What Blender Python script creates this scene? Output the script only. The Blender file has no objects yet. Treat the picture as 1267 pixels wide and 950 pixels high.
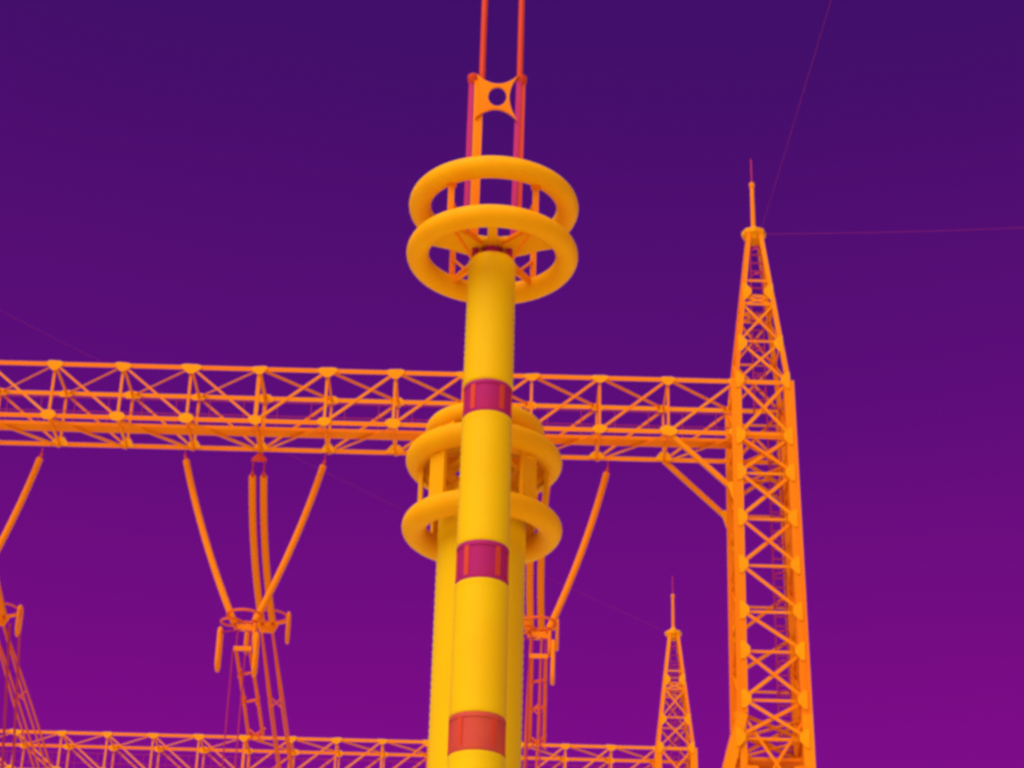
import bpy, bmesh, math, random
from mathutils import Vector, Matrix
random.seed(7)
R = math.radians
scene = bpy.context.scene
COL = scene.collection

# ------------------------------------------------------------------ camera
F_PX, PITCH, ROLL = 2600.0, R(28), R(1.48)
CAM = Vector((0, 0, 1.6))
fw = Vector((0, math.cos(PITCH), math.sin(PITCH)))
up0 = Vector((0, -math.sin(PITCH), math.cos(PITCH)))
rt0 = Vector((1, 0, 0))
rt = rt0 * math.cos(ROLL) + up0 * math.sin(ROLL)
up = up0 * math.cos(ROLL) - rt0 * math.sin(ROLL)
cam_data = bpy.data.cameras.new('camera')
cam = bpy.data.objects.new('camera', cam_data)
COL.objects.link(cam)
cam.matrix_world = Matrix(((rt.x, up.x, -fw.x, CAM.x), (rt.y, up.y, -fw.y, CAM.y),
                           (rt.z, up.z, -fw.z, CAM.z), (0, 0, 0, 1)))
cam_data.sensor_width = 36
cam_data.lens = F_PX / 1267 * 36
cam_data.clip_end = 8000
scene.camera = cam


def px(x, y, D):
    """point seen at photo pixel (x, y) at ground distance D"""
    d = fw + rt * ((x - 633.5) / F_PX) + up * ((475 - y) / F_PX)
    return CAM + d * (D / d.y)


# ------------------------------------------------------------------ world, sun, exposure
def lin(r, g, b):
    f = lambda c: (c / 255 / 12.92) if c / 255 <= 0.04045 else ((c / 255 + 0.055) / 1.055) ** 2.4
    return (f(r), f(g), f(b), 1)


world = bpy.data.worlds.new('World')
scene.world = world
world.use_nodes = True
nt = world.node_tree
bg = nt.nodes['Background']
tc = nt.nodes.new('ShaderNodeTexCoord')
sep = nt.nodes.new('ShaderNodeSeparateXYZ')
ramp = nt.nodes.new('ShaderNodeValToRGB')
nt.links.new(tc.outputs['Generated'], sep.inputs[0])
sky_no = nt.nodes.new('ShaderNodeTexNoise')
sky_no.inputs['Scale'].default_value = 3.0
sky_no.inputs['Detail'].default_value = 6.0
nt.links.new(tc.outputs['Generated'], sky_no.inputs['Vector'])
sky_m = nt.nodes.new('ShaderNodeMath')
sky_m.operation = 'MULTIPLY_ADD'
sky_m.inputs[1].default_value = 0.05
nt.links.new(sky_no.outputs['Fac'], sky_m.inputs[0])
sky_a = nt.nodes.new('ShaderNodeMath')
sky_a.operation = 'ADD'
sky_a.inputs[1].default_value = -0.025
nt.links.new(sep.outputs['Z'], sky_m.inputs[2])
nt.links.new(sky_m.outputs[0], sky_a.inputs[0])
nt.links.new(sky_a.outputs[0], ramp.inputs[0])
nt.links.new(ramp.outputs[0], bg.inputs[0])
bg.inputs[1].default_value = 1.0
cr = ramp.color_ramp
cr.elements[0].position = 0.0
cr.elements[0].color = lin(152, 14, 150)
cr.elements[1].position = 1.0
cr.elements[1].color = lin(44, 13, 88)
for pos, c in ((0.31, (125, 12, 136)), (0.46, (93, 13, 122)), (0.61, (66, 15, 106))):
    e = cr.elements.new(pos)
    e.color = lin(*c)

sun_data = bpy.data.lights.new('sun', 'SUN')
sun_data.energy = 4.1
sun_data.angle = R(70)
sun_data.color = (1.0, 0.94, 0.78)
sun = bpy.data.objects.new('sun', sun_data)
COL.objects.link(sun)
sun.location = (0, -20, 30)
sun.rotation_euler = Vector((0.60, 1.0, -1.40)).to_track_quat('-Z', 'Y').to_euler()

scene.render.engine = 'CYCLES'
scene.view_settings.view_transform = 'Standard'
scene.view_settings.look = 'None'
scene.view_settings.exposure = 0.0
scene.view_settings.gamma = 1.0
scene.cycles.filter_width = 3.2          # soft optics of a low-resolution sensor
scene.cycles.use_denoising = True
scene.cycles.max_bounces = 6


# ------------------------------------------------------------------ materials
def mat(name, col, rough=0.55, metallic=0.0, var=0.12, scale=3.0, spec=0.04, bump=0.0, hue=None):
    m = bpy.data.materials.new(name)
    m.use_nodes = True
    n = m.node_tree
    b = n.nodes['Principled BSDF']
    t = n.nodes.new('ShaderNodeTexCoord')
    no = n.nodes.new('ShaderNodeTexNoise')
    no.inputs['Scale'].default_value = scale
    no.inputs['Detail'].default_value = 5
    n.links.new(t.outputs['Object'], no.inputs['Vector'])
    mx = n.nodes.new('ShaderNodeMix')
    mx.data_type = 'RGBA'
    c2 = hue if hue else tuple(c * (1 - 2 * var) for c in col)
    mx.inputs['A'].default_value = (*col, 1)
    mx.inputs['B'].default_value = (*c2, 1)
    rg = n.nodes.new('ShaderNodeMapRange')
    rg.inputs['From Min'].default_value = 0.38
    rg.inputs['From Max'].default_value = 0.68
    n.links.new(no.outputs['Fac'], rg.inputs['Value'])
    oi = n.nodes.new('ShaderNodeObjectInfo')
    av = n.nodes.new('ShaderNodeMath')
    av.operation = 'MULTIPLY_ADD'
    av.inputs[1].default_value = 0.5
    hf = n.nodes.new('ShaderNodeMath')
    hf.operation = 'MULTIPLY'
    hf.inputs[1].default_value = 0.5
    n.links.new(oi.outputs['Random'], hf.inputs[0])
    n.links.new(rg.outputs['Result'], av.inputs[0])
    n.links.new(hf.outputs[0], av.inputs[2])
    n.links.new(av.outputs[0], mx.inputs['Factor'])
    n.links.new(mx.outputs['Result'], b.inputs['Base Color'])
    b.inputs['Roughness'].default_value = rough
    b.inputs['Metallic'].default_value = metallic
    b.inputs['Specular IOR Level'].default_value = spec
    if bump:
        bp = n.nodes.new('ShaderNodeBump')
        bp.inputs['Strength'].default_value = bump
        bp.inputs['Distance'].default_value = 0.02
        n.links.new(no.outputs['Fac'], bp.inputs['Height'])
        n.links.new(bp.outputs['Normal'], b.inputs['Normal'])
    return m


M = dict(
    steel=mat('lattice_steel', (0.86, 0.26, 0.003), 0.55, 0, 0.10, 0.8, hue=(0.82, 0.155, 0.004)),
    plate=mat('gusset_steel', (0.86, 0.33, 0.003), 0.5, 0, 0.10, 2.0, hue=(0.85, 0.26, 0.003)),
    porcelain=mat('warm_housing', (0.79, 0.51, 0.004), 0.45, 0, 0.05, 1.6, hue=(0.79, 0.44, 0.004)),
    bushing=mat('wide_housing', (0.84, 0.52, 0.004), 0.45, 0, 0.05, 1.0, hue=(0.84, 0.46, 0.004)),
    ring=mat('ring_metal', (0.87, 0.41, 0.003), 0.5, 0.0, 0.06, 4.0, hue=(0.87, 0.34, 0.003)),
    flange=mat('bare_flange', (0.34, 0.016, 0.19), 0.6, 0.1, 0.12, 3.0, hue=(0.42, 0.018, 0.10)),
    flange_warm=mat('warm_flange', (0.50, 0.05, 0.07), 0.6, 0.1, 0.12, 3.0, hue=(0.66, 0.11, 0.015)),
    string=mat('string_rubber', (0.90, 0.24, 0.006), 0.5, 0, 0.08, 1.5, hue=(0.88, 0.21, 0.008)),
    bundle=mat('bundle_metal', (0.84, 0.13, 0.015), 0.5, 0, 0.08, 1.5),
    wire=mat('conductor_metal', (0.66, 0.062, 0.028), 0.45, 0.1, 0.08, 1.5),
    coldbar=mat('bright_bar', (0.40, 0.022, 0.12), 0.35, 0.3, 0.08, 2.0),
    rod=mat('thin_rod', (0.46, 0.03, 0.13), 0.45, 0.1, 0.08, 2.0),
    concrete=mat('concrete', (0.55, 0.22, 0.03), 0.85, 0, 0.10, 4.0, bump=0.3),
)


# ------------------------------------------------------------------ mesh helpers
def mesh_from(name, bm, m, smooth=False):
    bmesh.ops.recalc_face_normals(bm, faces=bm.faces)
    me = bpy.data.meshes.new(name)
    bm.to_mesh(me)
    bm.free()
    me.materials.append(m)
    if smooth:
        for p in me.polygons:
            p.use_smooth = True
        me.set_sharp_from_angle(angle=R(40))
    return me


def put(name, me, parent=None, mw=None):
    o = bpy.data.objects.new(name, me)
    COL.objects.link(o)
    if parent is not None:
        o.parent = parent
    if mw is not None:
        o.matrix_local = mw
    return o


def thing(name, label, cat, loc=(0, 0, 0), group=None):
    o = bpy.data.objects.new(name, None)
    o.empty_display_size = 0.2
    COL.objects.link(o)
    o.location = loc
    tag(o, label, cat, group)
    return o


def tag(o, label, cat, group=None):
    o['label'] = label
    o['category'] = cat
    if group:
        o['group'] = group
    return o


def copy_tree(o, parent=None):
    c = o.copy()
    COL.objects.link(c)
    c.parent = parent
    for ch in o.children:
        copy_tree(ch, c)
    return c


def unit_angle(name, m):
    """L-section of unit leg width along +Z, length 1"""
    bm = bmesh.new()
    t = 0.16
    pts = [(-.5, -.5), (.5, -.5), (.5, -.5 + t), (-.5 + t, -.5 + t), (-.5 + t, .5), (-.5, .5)]
    a = [bm.verts.new((x, y, 0)) for x, y in pts]
    b = [bm.verts.new((x, y, 1)) for x, y in pts]
    bm.faces.new(a[::-1]); bm.faces.new(b)
    for i in range(6):
        j = (i + 1) % 6
        bm.faces.new((a[i], a[j], b[j], b[i]))
    return mesh_from(name, bm, m)


def unit_tube(name, m, n=12):
    bm = bmesh.new()
    a = [bm.verts.new((.5 * math.cos(2 * math.pi * i / n), .5 * math.sin(2 * math.pi * i / n), 0)) for i in range(n)]
    b = [bm.verts.new((v.co.x, v.co.y, 1)) for v in a]
    bm.faces.new(a[::-1]); bm.faces.new(b)
    for i in range(n):
        j = (i + 1) % n
        bm.faces.new((a[i], a[j], b[j], b[i]))
    return mesh_from(name, bm, m, True)


def unit_box(name, m):
    bm = bmesh.new()
    bmesh.ops.create_cube(bm, size=1.0)
    bmesh.ops.translate(bm, vec=(0, 0, .5), verts=bm.verts)
    return mesh_from(name, bm, m)


U = {}
for k in ('bundle', 'steel', 'plate', 'ring', 'coldbar', 'rod', 'string', 'wire', 'flange'):
    U['L_' + k] = unit_angle('angle_' + k, M[k])
    U['T_' + k] = unit_tube('tube_' + k, M[k])
    U['B_' + k] = unit_box('bar_' + k, M[k])


def span(p, q, wx, wy=None, face=(0, -1, 0)):
    """matrix taking the unit member (0..1 along Z) onto p->q, its -Y side turned to `face`"""
    p, q = Vector(p), Vector(q)
    d = q - p
    L = d.length
    z = d / L
    y = -Vector(face)
    y = y - z * y.dot(z)
    if y.length < 1e-4:
        y = Vector((0, 0, 1)) - z * z.z
        if y.length < 1e-4:
            y = Vector((0, 1, 0))
    y.normalize()
    x = y.cross(z)
    wy = wx if wy is None else wy
    return Matrix(((x.x * wx, y.x * wy, z.x * L, p.x), (x.y * wx, y.y * wy, z.y * L, p.y),
                   (x.z * wx, y.z * wy, z.z * L, p.z), (0, 0, 0, 1)))


def member(name, kind, parent, p, q, wx, wy=None, face=(0, -1, 0)):
    o = bpy.data.objects.new(name, U[kind])
    COL.objects.link(o)
    o.parent = parent
    o.matrix_local = span(p, q, wx, wy, face)
    return o


def lathe_bm(prof, n=32, bm=None, origin=(0, 0, 0), closed=False):
    bm = bm or bmesh.new()
    rings = []
    for r, z in prof:
        rings.append([bm.verts.new((origin[0] + r * math.cos(2 * math.pi * i / n), origin[1] + r * math.sin(2 * math.pi * i / n), origin[2] + z)) for i in range(n)])
    for a, b in zip(rings, rings[1:]):
        for i in range(n):
            j = (i + 1) % n
            bm.faces.new((a[i], a[j], b[j], b[i]))
    if closed:
        for i in range(n):
            j = (i + 1) % n
            bm.faces.new((rings[-1][i], rings[-1][j], rings[0][j], rings[0][i]))
    else:
        bm.faces.new(rings[0][::-1]); bm.faces.new(rings[-1])
    return bm


def torus_bm(Rm, r, n=72, k=18):
    return lathe_bm([(Rm + r * math.cos(2 * math.pi * i / k), r * math.sin(2 * math.pi * i / k)) for i in range(k)], n, closed=True)


def sweep_bm(pts, rads, n=10, closed=False):
    """tube through pts with a radius for each"""
    bm = bmesh.new()
    pts = [Vector(p) for p in pts]
    N = len(pts)
    rings = []
    ref = Vector((0.31, 0.95, 0.05)).normalized()
    for i, p in enumerate(pts):
        if closed:
            t = pts[(i + 1) % N] - pts[i - 1]
        else:
            t = pts[min(i + 1, N - 1)] - pts[max(i - 1, 0)]
        t.normalize()
        a = ref - t * ref.dot(t)
        if a.length < 1e-3:
            a = Vector((1, 0, 0)) - t * t.x
        a.normalize()
        ref = a
        b = t.cross(a)
        r = rads[i] if isinstance(rads, (list, tuple)) else rads
        rings.append([bm.verts.new(p + a * r * math.cos(2 * math.pi * k / n) + b * r * math.sin(2 * math.pi * k / n)) for k in range(n)])
    pairs = list(zip(rings, rings[1:]))
    if closed:
        pairs.append((rings[-1], rings[0]))
    for a, b in pairs:
        for i in range(n):
            j = (i + 1) % n
            bm.faces.new((a[i], a[j], b[j], b[i]))
    if not closed:
        bm.faces.new(rings[0][::-1]); bm.faces.new(rings[-1])
    return bm


def plate_me(name, outline, t, m):
    """flat plate in the XZ plane, thickness t along Y"""
    bm = bmesh.new()
    a = [bm.verts.new((x, -t / 2, z)) for x, z in outline]
    b = [bm.verts.new((x, t / 2, z)) for x, z in outline]
    bm.faces.new(a); bm.faces.new(b[::-1])
    n = len(a)
    for i in range(n):
        j = (i + 1) % n
        bm.faces.new((a[j], a[i], b[i], b[j]))
    return mesh_from(name, bm, m)


# ------------------------------------------------------------------ ground
bm = bmesh.new()
bmesh.ops.create_circle(bm, cap_ends=True, segments=96, radius=4000)
g = put('ground', mesh_from('ground', bm, mat('gravel', (0.90, 0.84, 0.50), 0.95, 0, 0.05, 14.0, bump=0.6)))
g['kind'] = 'structure'

# ------------------------------------------------------------------ gantry
DA, DB = 55.0, 89.3
ZB, ZT, W = 29.37, 31.09, 1.88            # bottom / top chord height, depth of beam and towers
XL, XR = 6.64, 8.20                        # inner / outer leg of the tower (near gantry)
XC = -7.50
HALF = XL - XC
PAN = HALF / 7
TC = (XL + XR) / 2

GUSSET = plate_me('gusset', [(-.30, -.03), (-.17, -.14), (-.06, -.22), (.06, -.22), (.17, -.14), (.30, -.03), (.30, .05), (.18, .09), (-.18, .09), (-.30, .05)], .016, M['plate'])
GUSSET_MID = plate_me('gusset_mid', [(-.26, -.05), (-.13, -.15), (.10, -.17), (.26, -.06), (.26, .05), (.13, .15), (-.10, .17), (-.26, .06)], .016, M['plate'])
GUSSET_TRI = plate_me('gusset_tri', [(-.30, -.06), (.30, -.06), (.26, .05), (.12, .24), (-.12, .24), (-.26, .05)], .016, M['plate'])


def vary():
    return Matrix.Rotation(random.uniform(-.12, .12), 4, 'Y') @ Matrix.Diagonal((random.uniform(.72, 1.02), 1, random.uniform(.75, 1.05), 1))


def make_beam(loc, label, np_=7):
    HALF = np_ * PAN
    b = thing('gantry_beam', label, 'gantry beam', loc, 'steel beams of the gantries')
    h = ZT - ZB
    corner = {'nt': (0, h), 'nb': (0, 0), 'ft': (W, h), 'fb': (W, 0)}
    end = HALF + (XR - XL)
    for k, (y, z) in corner.items():
        fc = (0, -1, 0)
        member('chord', 'L_steel', b, (-end, y, z), (end, y, z), .135, .13, fc)
    P = lambda i, k: Vector((i * PAN, corner[k][0], corner[k][1]))
    for i in range(-np_, np_ + 1):
        # uprights and cross struts of the frame at each node
        for a, c, w in (('nt', 'nb', .075), ('ft', 'fb', .075), ('nt', 'ft', .065), ('nb', 'fb', .075)):
            member('strut', 'L_steel', b, P(i, a), P(i, c), w if i else w * 1.5)
        put('gusset_plate', GUSSET, b, Matrix.Translation((i * PAN, -.095, h)) @ vary())
        put('gusset_plate', GUSSET_MID, b, Matrix.Translation((i * PAN, -.10, .02)) @ vary())
        put('gusset_plate', GUSSET_MID, b, Matrix.Translation((i * PAN, W - .095, h - .03)) @ vary())
        put('gusset_plate', GUSSET_TRI, b, Matrix.Translation((i * PAN, W - .10, 0)) @ vary())
    for i in range(-np_, np_):
        s, e = (i, i + 1) if i < 0 else (i + 1, i)       # lattice mirrored about mid span
        member('diagonal', 'L_steel', b, P(s, 'nt') + Vector((0, -.05, 0)), P(e, 'nb') + Vector((0, -.05, 0)), .068)
        member('diagonal', 'L_steel', b, P(s, 'ft') + Vector((0, .05, 0)), P(e, 'fb') + Vector((0, .05, 0)), .068)
        member('diagonal', 'L_steel', b, P(e, 'nt') + Vector((0, 0, .04)), P(s, 'ft') + Vector((0, 0, .04)), .062, face=(0, 0, -1))
        member('diagonal', 'L_steel', b, P(s, 'nb') + Vector((0, 0, -.05)), P(e, 'fb') + Vector((0, 0, -.05)), .064, face=(0, 0, -1))
    # catwalk along the beam
    w = put('catwalk', plate_me('catwalk', [(-HALF, -.05), (HALF, -.05), (HALF, .05), (-HALF, .05)], .46, M['steel']), b, Matrix.Translation((0, .76, .06)))
    for z in (.62, 1.08):
        member('handrail', 'T_rod', w, (-HALF, .19, z), (HALF, .19, z), .028)
    for i in range(-2 * np_, 2 * np_):
        member('handrail_post', 'T_rod', w, (i * PAN / 2 + PAN / 4, .19, 0), (i * PAN / 2 + PAN / 4, .19, 1.08), .026)
    return b


def make_tower(loc, label):
    t = thing('gantry_tower', label, 'lattice tower', loc, 'lattice towers of the gantries')
    wh = (XR - XL) / 2                                   # half width
    zs, zk, zp = ZT + .03, 20.8, 36.85                    # shoulder, knee of the inner legs, platform
    SPL = .25

    def leg(sx, sy, z):                                  # leg axis, origin at tower centre
        y = W if sy > 0 else 0.0
        if z >= zs:
            f = (z - zs) / (zp - zs)
            hw = wh + (0.17 - wh) * f
            yc = W / 2 + (y - W / 2) * (1 + (.2 - 1) * f)
            return Vector((sx * hw + .04 * f, yc, z))
        lean = (zs - z) * .010
        x = sx * (wh + lean)
        if sx < 0 and z < zk:
            x -= (zk - z) * SPL
        return Vector((x, y, z))
    for sx in (-1, 1):
        for sy in (-1, 1):
            f = (0, -1, 0)
            lw = .30 if sy < 0 else .28
            member('leg', 'L_steel', t, leg(sx, sy, zk), leg(sx, sy, zs), lw * (1 if sx > 0 else -1), lw, f)
            member('leg', 'L_steel', t, leg(sx, sy, 0), leg(sx, sy, zk), lw * (1 if sx > 0 else -1), lw, f)
            member('spire_leg', 'L_steel', t, leg(sx, sy, zs), leg(sx, sy, zp), .135 * (1 if sx > 0 else -1), .14, f)
            base = put('footing', lathe_bm_me, t, Matrix.Translation(leg(sx, sy, 0)))
    if True:
        # the straight post carries on below the knee
        for sy in (-1, 1):
            p = leg(-1, sy, zk)
            member('post', 'L_steel', t, (p.x, p.y, 0), p, .2, .2)
            put('footing', lathe_bm_me, t, Matrix.Translation((p.x, p.y, 0)))
    near = [zs, ZB - .1, 28.1, 26.65, 25.2, 23.8, 22.62, 21.2, 20.1]
    for k, (a, c) in enumerate(zip(near, near[1:])):
        o, q = Vector((0, -.12, 0)), Vector((0, .10, 0))
        member('diagonal', 'L_steel', t, leg(-1, -1, a) + o, leg(1, -1, c) + o, .095)
        if k in (0, 1, 2, 3, 6, 7):
            member('diagonal', 'L_steel', t, leg(1, -1, a) + o * .5, leg(-1, -1, c) + o * .5, .095)
        else:
            member('diagonal', 'L_steel', t, leg(1, 1, a) + q, leg(-1, 1, c) + q, .085)
        if k in (0, 1, 7):
            member('diagonal', 'L_steel', t, leg(1, 1, a) + q, leg(-1, 1, c) + q, .085)
            member('diagonal', 'L_steel', t, leg(-1, 1, a) + q * .6, leg(1, 1, c) + q * .6, .085)
        for sx in (-1, 1):
            e, g_ = (-1, 1) if k % 2 else (1, -1)
            member('side_diagonal', 'L_steel', t, leg(sx, e, a), leg(sx, g_, c), .09, face=(1, 0, 0))
    for k, a in enumerate(near):
        member('strut', 'L_steel', t, leg(-1, -1, a), leg(1, -1, a), .08)
        if k not in (3, 5):
            member('strut', 'L_steel', t, leg(-1, 1, a - .5), leg(1, 1, a - .5), .07)
        for sx in (-1, 1):
            for sy in ((-1, 1) if sx < 0 else (-1,)):
                q = leg(sx, sy, a)
                put('gusset_plate', GUSSET_LEG, t, Matrix.Translation((q.x - sx * .06, q.y - .17, q.z)) @ Matrix.Scale(-sx, 4, (1, 0, 0)))
            member('strut', 'L_steel', t, leg(sx, -1, a), leg(sx, 1, a), .08)
    # plan bracing at the beam seat and the knee
    for a in (ZB - .1, 28.6, zk, 20.2, 19.5):
        member('plan_brace', 'L_steel', t, leg(-1, -1, a), leg(1, 1, a), .08, face=(0, 0, -1))
        member('plan_brace', 'L_steel', t, leg(1, -1, a) + Vector((0, 0, -.08)), leg(-1, 1, a) + Vector((0, 0, -.08)), .08, face=(0, 0, -1))
    # rest platform under the knee
    dk = put('rest_platform', plate_me('rest_platform', [(-wh - .05, -.05), (wh + .1, -.05), (wh + .1, .05), (-wh - .05, .05)], W - .35, M['steel']), t, Matrix.Translation((0, W / 2, 19.6)))
    put('tie_plate', plate_me('tie_plate', [(-wh - .2, 18.2), (wh + .05, 18.2), (wh + .05, 19.3), (wh - .30, 19.3), (.2, 18.75), (-.2, 18.75), (-wh + .25, 19.3), (-wh - .05, 19.3)], .02, M['steel']), t, Matrix.Translation((0, -.19, 0)))
    # lower stage
    low = [zk, 18.0, 13.5, 8.0, 2.0]
    for a, c in zip(low, low[1:]):
        for sy in (-1, 1):
            p, q = leg(1, sy, a), leg(1, sy, c)
            xl = leg(-1, sy, zk).x
            member('diagonal', 'L_steel', t, Vector((xl, p.y, a)), q, .085)
            member('diagonal', 'L_steel', t, p, Vector((xl, p.y, c)), .085)
            member('strut', 'L_steel', t, leg(-1, sy, c), leg(1, sy, c), .085)
            if a < zk:
                member('diagonal', 'L_steel', t, leg(-1, sy, a), Vector((xl, p.y, c)), .08)
        for sx in (-1, 1):
            member('side_diagonal', 'L_steel', t, leg(sx, -1, a), leg(sx, 1, c), .08, face=(1, 0, 0))
    # knee braces up to the beam
    for sy, z0 in ((-1, 27.50), (1, 27.45)):
        p = leg(-1, sy, z0)
        member('knee_brace', 'L_steel', t, p + Vector((-.04, 0, 0)), Vector((-wh - PAN + .0, p.y, ZB)), .13, .12)
        put('gusset_plate', GUSSET_KNEE, t, Matrix.Translation((p.x - .03, p.y - .12, p.z)))
    # spire lattice
    sl = [zs, 32.6, 34.0, 34.3]
    for a, c in zip(sl, sl[1:]):
        for sy in (-1, 1):
            member('spire_brace', 'L_steel', t, leg(-1, sy, a), leg(1, sy, c), .065)
            member('spire_brace', 'L_steel', t, leg(1, sy, a), leg(-1, sy, c), .065)
        for sx in (-1, 1):
            member('spire_brace', 'L_steel', t, leg(sx, -1, a), leg(sx, 1, c), .06, face=(1, 0, 0))
    for a in sl[1:] + [34.9]:
        for sy in (-1, 1):
            member('spire_strut', 'L_steel', t, leg(-1, sy, a), leg(1, sy, a), .07)
        for sx in (-1, 1):
            member('spire_strut', 'L_steel', t, leg(sx, -1, a), leg(sx, 1, a), .06)
    for sx in (-1, 1):
        q = leg(sx, -1, 34.45)
        put('gusset_plate', GUSSET_LEG, t, Matrix.Translation((q.x - sx * .05, q.y - .1, q.z)) @ Matrix.Scale(-sx, 4, (1, 0, 0)))
        q = leg(sx, -1, 32.5)
        put('gusset_plate', GUSSET_LEG, t, Matrix.Translation((q.x - sx * .05, q.y - .1, q.z)) @ Matrix.Scale(-sx, 4, (1, 0, 0)))
    # platform and lightning rod
    bm = lathe_bm([(.24, -.26), (.28, -.16), (.38, -.06), (.38, .08), (.20, .14), (.08, .30)], 8)
    cap = put('spire_platform', mesh_from('spire_platform', bm, M['plate']), t, Matrix.Translation((.04, W / 2, zp)))
    rod = put('lightning_rod', mesh_from('lightning_rod', lathe_bm([(.075, .2), (.062, 1.78), (.085, 1.80), (.085, 1.92), (.05, 1.95), (.028, 1.97)], 10), M['steel'], True), t, Matrix.Translation((.04, W / 2, zp)))
    member('rod_tip', 'T_rod', rod, (0, 0, 1.95), (0, 0, 2.85), .05)
    # ladders with rungs and cage hoops
    for (x0, y0, z0, x1, y1, z1) in ((wh - .42, W - .12, 2.0, wh - .42, W - .12, zs), (-.14, W / 2, zs - .6, -.03, W / 2, zp - .2)):
        bm = bmesh.new()
        N = int((z1 - z0) / .30)
        lad = put('ladder', plate_me('ladder_rail', [(-.02, 0), (.02, 0), (.02, z1 - z0), (-.02, z1 - z0)], .05, M['rod']), t,
                  Matrix(((1, 0, (x1 - x0) / (z1 - z0), x0), (0, 1, 0, y0), (0, 0, 1, z0), (0, 0, 0, 1))))
        put('ladder_rail', lad.data, lad, Matrix.Translation((.36, 0, 0)))
        for k in range(N):
            z = .2 + k * .30
            for a in ((0, z), ):
                s = bmesh.ops.create_cube(bm, size=1)['verts']
                bmesh.ops.scale(bm, vec=(.36, .035, .035), verts=s)
                bmesh.ops.translate(bm, vec=(.18, 0, z), verts=s)
            if k % 3 == 0:
                for q in range(8):
                    a0, a1 = math.pi * q / 8, math.pi * (q + 1) / 8
                    v = []
                    for a in (a0, a1):
                        for dz in (-.03, .03):
                            v.append(bm.verts.new((.18 - .22 * math.cos(a), -.40 * math.sin(a), z + dz)))
                    bm.faces.new((v[0], v[1], v[3], v[2]))
        cage = put('rungs', mesh_from('rungs', bm, M['rod']), lad)
        cage['kind'] = 'stuff'
    return t


lathe_bm_me = mesh_from('footing', lathe_bm([(.45, -.2), (.45, .25), (.38, .30)], 12), M['concrete'])
GUSSET_LEG = plate_me('gusset_leg', [(-.09, -.27), (.02, -.27), (.18, -.08), (.18, .08), (.02, .27), (-.09, .27)], .016, M['plate'])
GUSSET_KNEE = plate_me('gusset_knee', [(-.28, .22), (-.16, .28), (.10, .05), (.12, -.5), (-.05, -.5), (-.16, -.2)], .016, M['plate'])

beam_a = make_beam((XC, DA, ZB), 'orange lattice box beam from which the insulator strings hang')
tower_a = make_tower((TC, DA, 0), 'large lattice tower with ladder and lightning spire, joined to the string-carrying beam')
XM = 2 * XC - TC
tower_l = copy_tree(tower_a)
tower_l.rotation_euler.z = math.pi
tower_l.location = (XM, DA + W, 0)
tower_l['label'] = 'lattice tower at the string-carrying beam end away from the ringed columns'
XCB = XC + .17 - 2 * PAN
beam_b = make_beam((XCB, DB, ZB), 'lower rear lattice box beam without strings, joined to the small rear spire tower', 9)
tower_b = copy_tree(tower_a)
tower_b.location = (TC + .22, DB, 0)
tower_b['label'] = 'small rear lattice tower with pointed spire at the end of the lower beam'
tower_bl = copy_tree(tower_b)
tower_bl.rotation_euler.z = math.pi
tower_bl.location = (2 * XCB - TC - .19, DB + W, 0)
tower_bl['label'] = 'rear lattice tower at the lower beam end away from the ringed columns'


# ------------------------------------------------------------------ insulator strings and conductors of the three phases
DS = DA + W


def insulator(name, p, q, sag, dia, label, group):
    p, q = Vector(p), Vector(q)
    L = (q - p).length
    n = int(L / .05)
    pts, rad = [], []
    side = Vector((q.x - p.x, 0, q.z - p.z))
    nrm = Vector((side.z, 0, -side.x)).normalized()
    if nrm.z > 0:
        nrm = -nrm
    at = lambda f: p.lerp(q, f) - p + nrm * (sag * 4 * f * (1 - f))
    root = thing(name, label, 'insulator', p, group)
    for k in range(n + 1):
        f = k / n
        pts.append(at(.03 + .94 * f))
        rad.append(dia / 2 if k % 2 else dia / 2 * .86)
    put('shed_rod', mesh_from('shed_rod', sweep_bm(pts, rad, 10), M['string'], True), root)
    for f0, f1 in ((0, .04), (.96, 1)):
        put('end_fitting', mesh_from('end_fitting', sweep_bm([at(f0), at((f0 + f1) / 2), at(f1)], .045, 8), M['wire'], True), root)
    return root


def racetrack(cx, cy, cz, ly, lz, n=8):
    pts = []
    r = ly
    for k in range(n + 1):
        a = math.pi * k / n
        pts.append((cx, cy + r * math.cos(a), cz + lz - r + r * math.sin(a)))
    for k in range(n + 1):
        a = math.pi + math.pi * k / n
        pts.append((cx, cy + r * math.cos(a), cz - lz + r + r * math.sin(a)))
    return pts


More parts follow.
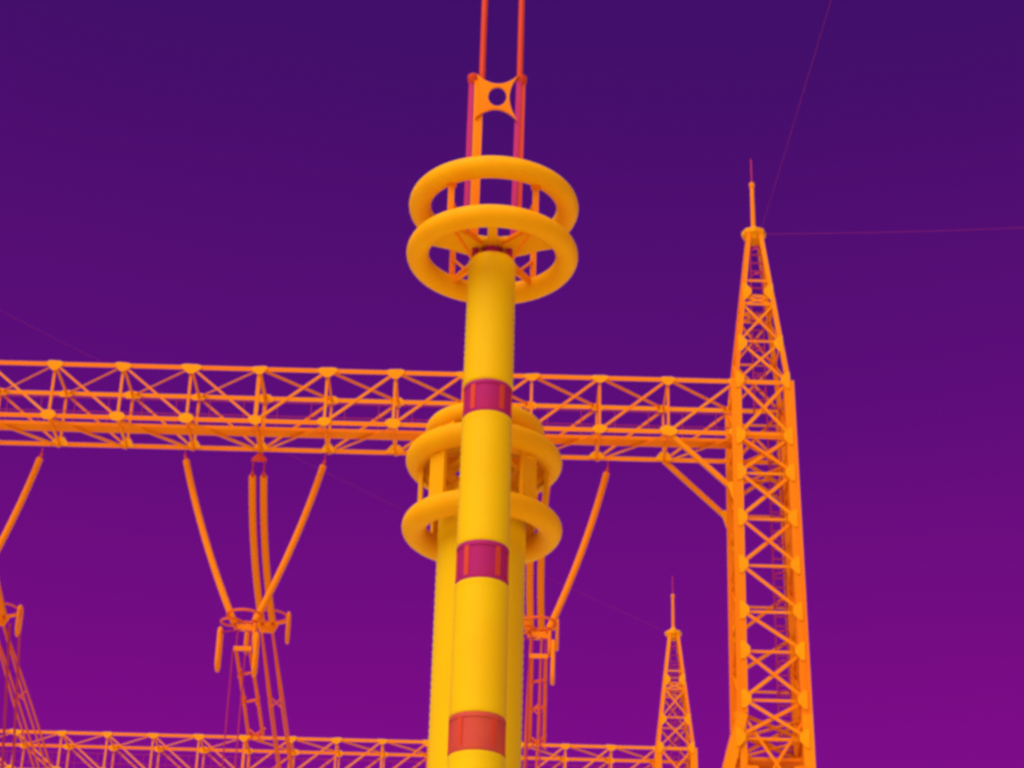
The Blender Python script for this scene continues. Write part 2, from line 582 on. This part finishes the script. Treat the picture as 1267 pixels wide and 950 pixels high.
vl0, vl1 = px(229, 563, DS), px(293, 778, DS)
vr0, vr1 = px(402, 570, DS), px(312, 774, DS)
PH = px(752, 578, DS).x - vr0.x
XP = (px(312.5, 583, DS).x, px(326.5, 583, DS).x)
pair_top_z = px(319, 583, DS).z
DP, DQ = 62.3, 69.7
pair_bot_z = px(331, 772, DP).z
names = ('the beam middle', 'the beam end by the tower', 'the outer beam end')
phase = [(0.0, 'at mid beam'), (PH, 'behind the ringed columns'), (-PH, 'at the beam end without tower')]
for dx, where in phase:
    S = Vector((dx, 0, 0))
    chord_z = ZB - .08
    for a, b_, side in ((vl0, vl1, 'first'), (vr0, vr1, 'second')):
        lean = 'sloping down toward the tower' if side == 'first' else 'sloping down away from the tower'
        s = insulator('insulator_string', a + S, b_ + S, .13, .215, 'orange slanted insulator %s, %s' % (lean, where), 'V-string insulators')
        member('hanger_link', 'T_rod', s, Vector((0, 0, 0)), Vector((0, 0, chord_z - a.z)), .05)
    # vertical pair
    y_ = thing('hanger_yoke', 'small triangular hanger above twin insulators %s' % where, 'hanger', (dx + (XP[0] + XP[1]) / 2, DS, chord_z), 'hanger yokes')
    hw = (XP[1] - XP[0]) / 2
    put('yoke_plate', plate_me('yoke_plate', [(0, .02), (.08, -.05), (hw + .06, -.22), (hw + .06, -.30), (-hw - .06, -.30), (-hw - .06, -.22), (-.08, -.05)], .03, M['wire']), y_)
    for sx in (-1, 1):
        member('link', 'T_rod', y_, (sx * hw, 0, -.28), (sx * hw, 0, pair_top_z - chord_z), .06)
    for i, X in enumerate(XP):
        insulator('insulator_string', (dx + X, DS, pair_top_z), (dx + X, DP, pair_bot_z), .10, .235,
                  'one of twin parallel insulators hanging steeply %s' % where, 'twin insulators ' + where)
    # yoke at the foot of the twin strings, bundle leaving to the rear
    t = thing('bundle_yoke', 'yoke joining twin insulators to the wire bundle %s' % where, 'yoke', (dx + (XP[0] + XP[1]) / 2, DP, pair_bot_z), 'bundle yokes')
    put('yoke_plate', plate_me('bundle_plate', [(-.32, .06), (.32, .06), (.34, -.04), (.22, -.28), (-.22, -.28), (-.34, -.04)], .04, M['string']), t)
    put('corona_ring', mesh_from('racetrack_ring', sweep_bm(racetrack(.66, 0, -.1, .22, .48), .05, 8, True), M['string'], True), t)
    put('corona_ring', mesh_from('racetrack_ring', sweep_bm(racetrack(-.62, 0, -.5, .22, .48), .045, 8, True), M['string'], True), t)
    put('corona_hoop', mesh_from('corona_hoop', torus_bm(.52, .035, 32, 8), M['bundle'], True), t, Matrix.Translation((.08, 0, .28)))
    for sx in (-1, 1):
        member('arm', 'T_string', t, (sx * .2, 0, 0), (sx * .64, 0, .1 if sx > 0 else -.15), .06)
    d = Vector((0, DQ - DP, px(352, 906, DQ).z - pair_bot_z))
    slope = d.z / d.y
    for sx in (-1, 1):
        for j in (0, 1):
            pts = []
            for k in range(17):
                f = k / 16
                yy = f * 34
                pts.append(Vector((dx + (XP[0] + XP[1]) / 2 + sx * (.17 + .04 * min(1, 6 * f)), DP + yy, pair_bot_z - .2 - .40 * j * min(1, 8 * f + .1) + slope * yy * 1.05 - .004 * yy * yy)))
            o = put('bundle_conductor', mesh_from('bundle_conductor', sweep_bm(pts, .036, 8), M['bundle'], True))
            tag(o, '%s conductor of four-wire bundle running rearward %s' % ('upper' if j == 0 else 'lower', where), 'conductor', 'bundle conductors ' + where)
    for k, yy in enumerate((4.2, 11.0, 19.0)):
        c = Vector((dx + (XP[0] + XP[1]) / 2, DP + yy, pair_bot_z - .40 + slope * yy * 1.05 - .004 * yy * yy))
        sp = thing('bundle_spacer', 'small cross-shaped spacer between bundle wires %s' % where, 'spacer', c, 'bundle spacers ' + where)
        for q in (1, -1):
            member('arm', 'B_bundle', sp, (-.21, 0, -.2 * q), (.21, 0, .2 * q), .04)
    # yoke at the foot of the V with its rings and the jumper
    vb = (vl1 + vr1) / 2 + S
    t = thing('suspension_yoke', 'yoke with looped rings at foot of slanted insulators %s' % where, 'yoke', vb, 'suspension yokes')
    hw = (vr1.x - vl1.x) / 2
    put('yoke_plate', plate_me('suspension_plate', [(-hw - .1, .10), (hw + .1, .10), (hw + .08, -.10), (-hw - .06, -.10)], .06, M['string']), t)
    put('clamp_bar', plate_me('clamp_bar', [(-.26, -.58), (.26, -.58), (.26, -.70), (-.26, -.70)], .06, M['string']), t)
    for sx in (-1, 1):
        member('hanger_link', 'T_rod', t, (sx * .18, 0, -.05), (sx * .19, 0, -.6), .05)
    put('corona_hoop', mesh_from('corona_hoop', torus_bm(.50, .04, 36, 8), M['bundle'], True), t, Matrix.Translation((-.02, 0, .36)))
    put('corona_hoop', mesh_from('corona_hoop', torus_bm(.30, .035, 28, 8), M['bundle'], True), t, Matrix.Translation((-.40, .1, .20)))
    put('corona_ring', mesh_from('racetrack_ring', sweep_bm(racetrack(-.66, -.1, -.72, .22, .62), .06, 8, True), M['string'], True), t)
    put('corona_ring', mesh_from('racetrack_ring', sweep_bm(racetrack(.40, -.1, -.85, .22, .62), .06, 8, True), M['string'], True), t)
    put('corona_ring', mesh_from('racetrack_ring', sweep_bm(racetrack(.30, .1, -.20, .18, .36), .05, 8, True), M['string'], True), t)
    for x, z in ((-.66, -.2), (.40, -.3)):
        member('arm', 'T_rod', t, (0, 0, -.05), (x, -.1, z), .045)
    # jumper wires below the clamp bar
    for sx in (-1, 1):
        a = vb + Vector((sx * .2, 0, -.64))
        pts = [a + Vector((sx * .02 * f + .06 * f, 4.2 * f, -.9 * f - .25 * f * f)) for f in [k / 8 for k in range(9)]]
        o = put('jumper_conductor', mesh_from('jumper_conductor', sweep_bm(pts, .055, 8), M['bundle'], True))
        tag(o, 'short thick jumper conductor below looped yoke %s' % where, 'conductor', 'jumper conductors ' + where)
        pts = [a + Vector((-.10 - .02 * sx, .02, -.05 - 18 * f)) for f in [k / 8 for k in range(9)]]
        o = put('dropper_wire', mesh_from('dropper_wire', sweep_bm(pts, .022, 6), M['rod'], True))
        tag(o, 'thin dropper wire falling straight from looped yoke %s' % where, 'wire', 'dropper wires ' + where)
        e = pts[-1]
    for p0, p1 in (((px(12, 772, DP), px(2, 965, 68)), (px(24, 786, DP), px(15, 965, 68))) if dx < 0 else ()):
        pts = [p0.lerp(p1, k / 6 * 2) for k in range(7)]
        o = put('dropper_wire', mesh_from('dropper_wire', sweep_bm(pts, .045, 6), M['rod'], True))
        tag(o, 'thin pink dropper rod falling beside the rearward bundle %s' % where, 'wire', 'dropper rods beside the bundle')
    for f in (.3, .62):
        sp = thing('tie_bar', '%s tie bar between the jumper conductors %s' % ('upper' if f < .5 else 'lower', where), 'spacer', vb + Vector((.06 * f, 4.2 * f, -.64 - .9 * f - .25 * f * f)), 'jumper tie bars')
        member('bar', 'B_bundle', sp, (-.22, 0, -.05), (.22, 0, .05), .06)
        member('clamp', 'B_bundle', sp, (-.2, 0, -.14), (-.2, 0, .12), .10)
        member('clamp', 'B_bundle', sp, (.2, 0, -.10), (.2, 0, .16), .10)
    c = vb + Vector((.06, 4.2, -1.8))
    sp = thing('bundle_spacer', 'cross-shaped spacer ending the jumper conductors %s' % where, 'spacer', c, 'jumper spacers')
    for q in (1, -1):
        member('arm', 'B_bundle', sp, (-.28, 0, -.22 * q), (.28, 0, .22 * q), .05)
    member('cross_bar', 'B_wire', sp, (-.26, 0, .0), (.26, 0, .0), .05)


# ------------------------------------------------------------------ shield wires
def shield(p, q, sag, label, n=24, r=.004):
    p, q = Vector(p), Vector(q)
    pts = [p.lerp(q, k / n) - Vector((0, 0, sag * 4 * (k / n) * (1 - k / n))) for k in range(n + 1)]
    o = put('shield_wire', mesh_from('shield_wire', sweep_bm(pts, r, 6), M['rod'], True))
    return tag(o, label, 'wire', 'shield wires')


top_a = Vector((TC + .04, DA + W / 2, 36.9))
top_b = Vector((TC + .26, DB + W / 2, 36.9))
top_l = Vector((XM, DA + W / 2, 36.9))
shield(top_a + Vector((.25, 0, 0)), px(1700, 252, 54), .25, 'faint thin wire from the large spire platform stretching level to the side')
shield(top_a + Vector((.2, -.1, 0)), px(1055, -90, 30), .05, 'faint thin wire rising from the large spire platform overhead')
shield(top_b + Vector((-.2, 0, 0)), top_l, .3, 'faint thin wire slanting up from the small rear spire across the sky', r=.004)


# ------------------------------------------------------------------ slim ringed column in front
X1, Y1 = -.205, 16.0


def ribbed(r0, r1, z0, z1, pitch=.062, depth=.006):
    prof = [(r0 * .93, z0), (r0, z0 + .015)]
    n = int((z1 - z0) / pitch)
    for k in range(n):
        f = (k + .5) / n
        rr = r0 + (r1 - r0) * f
        za, zc = z0 + .02 + (z1 - z0 - .04) * k / n, z0 + .02 + (z1 - z0 - .04) * (k + .55) / n
        prof += [(rr - depth, za), (rr, zc)]
    prof += [(r1, z1 - .015), (r1 * .93, z1)]
    return prof


col = thing('insulator_column', 'slim yellow stacked column with two big corona rings on top, standing in front', 'insulator column', (X1, Y1, 0))
T3 = Matrix.Translation
units = [(5.35, 6.77, .236, .232), (7.07, 8.22, .232, .226), (8.54, 9.75, .222, .216), (10.04, 11.31, .218, .212)]
for z0, z1, r0, r1 in units:
    put('housing_unit', mesh_from('housing_unit', lathe_bm(ribbed(r0, r1, z0, z1), 48), M['porcelain'], True), col)
for z0, z1, r in ((6.77, 7.07, .222), (8.22, 8.54, .212), (9.75, 10.04, .203)):
    fl = put('flange', mesh_from('flange', lathe_bm([(r, z0 - .01), (r + .008, z0 + .005), (r + .008, z0 + .03), (r, z0 + .034), (r, z1 - .034), (r + .008, z1 - .03), (r + .008, z1 - .005), (r, z1 + .01)], 40), M['flange_warm' if z0 < 7 else 'flange'], True), col)
    for k in range(6):  # red reflections on the flange sides, put in as thin coloured strips
        a = 2 * math.pi * (k + .5) / 6 + math.pi / 2 + (.12 if k % 2 else -.12)
        member('reflection_strip', 'B_wire', fl, (r * math.cos(a), r * math.sin(a), z0 + .01), (r * math.cos(a), r * math.sin(a), z1 - .01), .045, .012, (math.cos(a), math.sin(a), 0))
# base tank and steel stand
put('base_tank', mesh_from('base_tank', lathe_bm([(.42, 4.5), (.45, 4.55), (.45, 5.2), (.30, 5.36)], 24), M['ring'], True), col)
for sx in (-1, 1):
    for sy in (-1, 1):
        member('stand_leg', 'L_steel', col, (sx * .42, sy * .42, 0), (sx * .32, sy * .32, 4.5), .12)
for k in range(3):
    z = .4 + k * 1.4
    for s in (-1, 1):
        member('stand_brace', 'L_steel', col, (-.4, s * .4, z), (.4, s * .38, z + 1.2), .06)
        member('stand_brace', 'L_steel', col, (s * .4, -.4, z), (s * .4, .38, z + 1.2), .06)
# head
ZR1, ZR2, RR, RT = 11.39, 11.895, .665, .099
cap = put('cap', mesh_from('cap', lathe_bm([(.205, 11.305), (.20, 11.32), (.14, 11.33), (.14, 11.335)], 40), M['ring'], True), col)
put('cap_neck', mesh_from('cap_neck', lathe_bm([(.095, 11.33), (.095, 11.45)], 24), M['flange'], True), cap)
put('cap_plate', mesh_from('cap_plate', lathe_bm([(.2, 11.45), (.2, 11.48)], 24), M['ring'], True), cap)
for sx in (-1, 1):
    put('cap_lug', mesh_from('cap_lug', lathe_bm([(.03, -.06), (.03, .06)], 12), M['flange'], True), cap, T3((sx * .15, -.06, 11.39)))
    bm = bmesh.new()
    q = [(sx * x, y) for x, y in ((.09, -.12), (.15, .04), (.62, -.12), (.42, -.50))]
    lo = [bm.verts.new((x, y, 11.425)) for x, y in q]
    hi = [bm.verts.new((x, y, 11.447)) for x, y in q]
    bm.faces.new(lo); bm.faces.new(hi[::-1])
    for i in range(4):
        bm.faces.new((lo[i], lo[(i + 1) % 4], hi[(i + 1) % 4], hi[i]))
    put('bracket_plate', mesh_from('bracket_plate', bm, M['ring']), col)
for z in (ZR1, ZR2):
    put('corona_ring', mesh_from('corona_ring', torus_bm(RR, RT, 96, 24), M['ring'], True), col, T3((0, 0, z)))
for sx in (-1, 1):
    for sy in (-1, 1):
        a = Vector((sx * .588, sy * .809, 0)) * .63
        member('ring_post', 'B_steel', col, a + Vector((0, 0, ZR1)), a + Vector((0, 0, ZR2)), .055, .03)
        member('bracket_arm', 'B_steel', col, Vector((sx * .1, sy * .12, 11.46)), a * .98 + Vector((0, 0, ZR1 + .03)), .045, .03, (0, 0, -1))
        member('bracket_arm', 'T_steel', col, Vector((sx * .17, sy * .08, 11.30)), a * .98 + Vector((0, 0, ZR1 + .01)), .032)
        member('bracket_stay', 'T_steel', col, a * .98 + Vector((0, 0, ZR1 + .26)), a * .62 + Vector((0, 0, ZR1 + .03)), .026)
        put('post_foot', mesh_from('post_foot', lathe_bm([(.045, -.02), (.045, .02)], 12), M['steel']), col, T3(a + Vector((0, 0, ZR2 - .09))))
member('bracket_arm', 'B_ring', col, (0, -.08, 11.46), (0, -RR + .04, ZR1 + .05), .085, .03, (0, 0, -1))
# twin terminal bars with perforated star plate
BX = .175
for sx in (-1, 1):
    w = .085 if sx < 0 else .045
    xo = sx * BX
    bar = member('terminal_bar', 'B_steel' if sx < 0 else 'B_coldbar', col, (xo, 0, 11.48), (xo + (.02 if sx > 0 else .0), 0, 13.30), w, .03)
    member('terminal_bar', 'B_coldbar' if sx < 0 else 'B_wire', col, (xo + (-.075 if sx < 0 else .052), 0.03, 11.48), (xo + (-.072 if sx < 0 else .06), .03, 13.32), .045, .05)
    member('bar_foot', 'B_ring', col, (xo * .4, 0, 11.49), (xo * 1.45, 0, 11.49), .12, .03)
    put('bar_cap', mesh_from('bar_cap', lathe_bm([(.02, -.06), (.05, -.03), (.055, .03), (.02, .06)], 14), M['wire'], True), col, T3((xo + sx * (.055 if sx < 0 else .045), .02, 13.33)))
ri = .086
cor = [(.195, .25), (-.20, .25), (-.20, -.25), (.195, -.27)]
mid = [(0, .142), (-.165, 0), (0, -.142), (.112, 0)]
outl = []
for k in range(4):
    p0, p1, pm = Vector(cor[k]), Vector(cor[(k + 1) % 4]), Vector(mid[k])
    ct = pm * 2 - (p0 + p1) / 2
    for q in range(18):
        f = q / 18
        outl.append(p0 * (1 - f) ** 2 + ct * 2 * f * (1 - f) + p1 * f * f)
n = len(outl)
bm = bmesh.new()
ring_in, ring_out = [], []
for side in (-1, 1):
    a_, b_ = [], []
    for v in outl:
        th = math.atan2(v.y, v.x)
        rr = v.length
        a_.append(bm.verts.new((ri * math.cos(th), side * .012, 1.28 * ri * math.sin(th))))
        b_.append(bm.verts.new((rr * math.cos(th), side * .012, rr * math.sin(th))))
    ring_in.append(a_); ring_out.append(b_)
for k in range(n):
    j = (k + 1) % n
    for s in (0, 1):
        bm.faces.new((ring_in[s][k], ring_in[s][j], ring_out[s][j], ring_out[s][k]))
    bm.faces.new((ring_in[0][k], ring_in[0][j], ring_in[1][j], ring_in[1][k]))
    bm.faces.new((ring_out[0][k], ring_out[0][j], ring_out[1][j], ring_out[1][k]))
put('star_plate', mesh_from('star_plate', bm, M['steel']), col, T3((.0, -.03, 13.10)))
for sx in (-1, 1):
    xx = X1 + (-.148 if sx < 0 else .205)
    pts = [(xx - .0 * k, Y1 + .035, 13.05 + 11.0 * k / 6) for k in range(7)]
    o = put('riser_conductor', mesh_from('riser_conductor', sweep_bm(pts, .030, 12), M['wire'], True))
    tag(o, 'red vertical conductor rising from the %s terminal bar of the slim column' % ('wide orange' if sx < 0 else 'narrow pink'), 'conductor', 'twin conductors above the column')

# ------------------------------------------------------------------ wide ringed bushing behind it
X2, Y2 = -.25, 18.3
bsh = thing('bushing', 'wide orange cylinder with three stacked corona rings, right behind the slim column', 'bushing', (X2, Y2, 0))
put('housing', mesh_from('housing', lathe_bm(ribbed(.428, .420, 3.2, 10.05, .075, .006), 72), M['bushing'], True), bsh)
put('top_cap', mesh_from('top_cap', lathe_bm([(.41, 10.04), (.41, 10.10), (.30, 10.16), (.14, 10.18), (.12, 10.75)], 40), M['ring'], True), bsh)
put('base_flange', mesh_from('base_flange', lathe_bm([(.55, 3.0), (.55, 3.2), (.43, 3.22)], 40), M['ring'], True), bsh)
put('base_tank', mesh_from('base_tank', lathe_bm([(.6, 1.6), (.65, 1.65), (.65, 2.9), (.5, 3.0)], 32), M['ring'], True), bsh)
for sx in (-1, 1):
    for sy in (-1, 1):
        member('stand_leg', 'L_steel', bsh, (sx * .6, sy * .6, 0), (sx * .5, sy * .5, 1.65), .16)
for z, rm, rt_ in ((9.755, .648, .116), (10.46, .640, .116), (10.77, .475, .105)):
    put('corona_ring', mesh_from('corona_ring', torus_bm(rm, rt_, 96, 24), M['ring'], True), bsh, T3((0, 0, z)))
for k in range(8):
    a = 2 * math.pi * k / 8
    e = Vector((math.cos(a), math.sin(a), 0))
    member('ring_post', 'B_ring', bsh, e * .60 + Vector((0, 0, 9.76)), e * .60 + Vector((0, 0, 10.46)), .19, .04, tuple(e))
    member('bracket_arm', 'B_ring', bsh, e * .36 + Vector((0, 0, 10.10)), e * .62 + Vector((0, 0, 10.34)), .08, .05, (0, 0, -1))
    member('bracket_arm', 'B_ring', bsh, e * .12 + Vector((0, 0, 10.60)), e * .60 + Vector((0, 0, 10.50)), .10, .05, (0, 0, -1))
    member('ring_stay', 'B_ring', bsh, e * .60 + Vector((0, 0, 10.5)), e * .46 + Vector((0, 0, 10.76)), .24, .04, tuple(e))
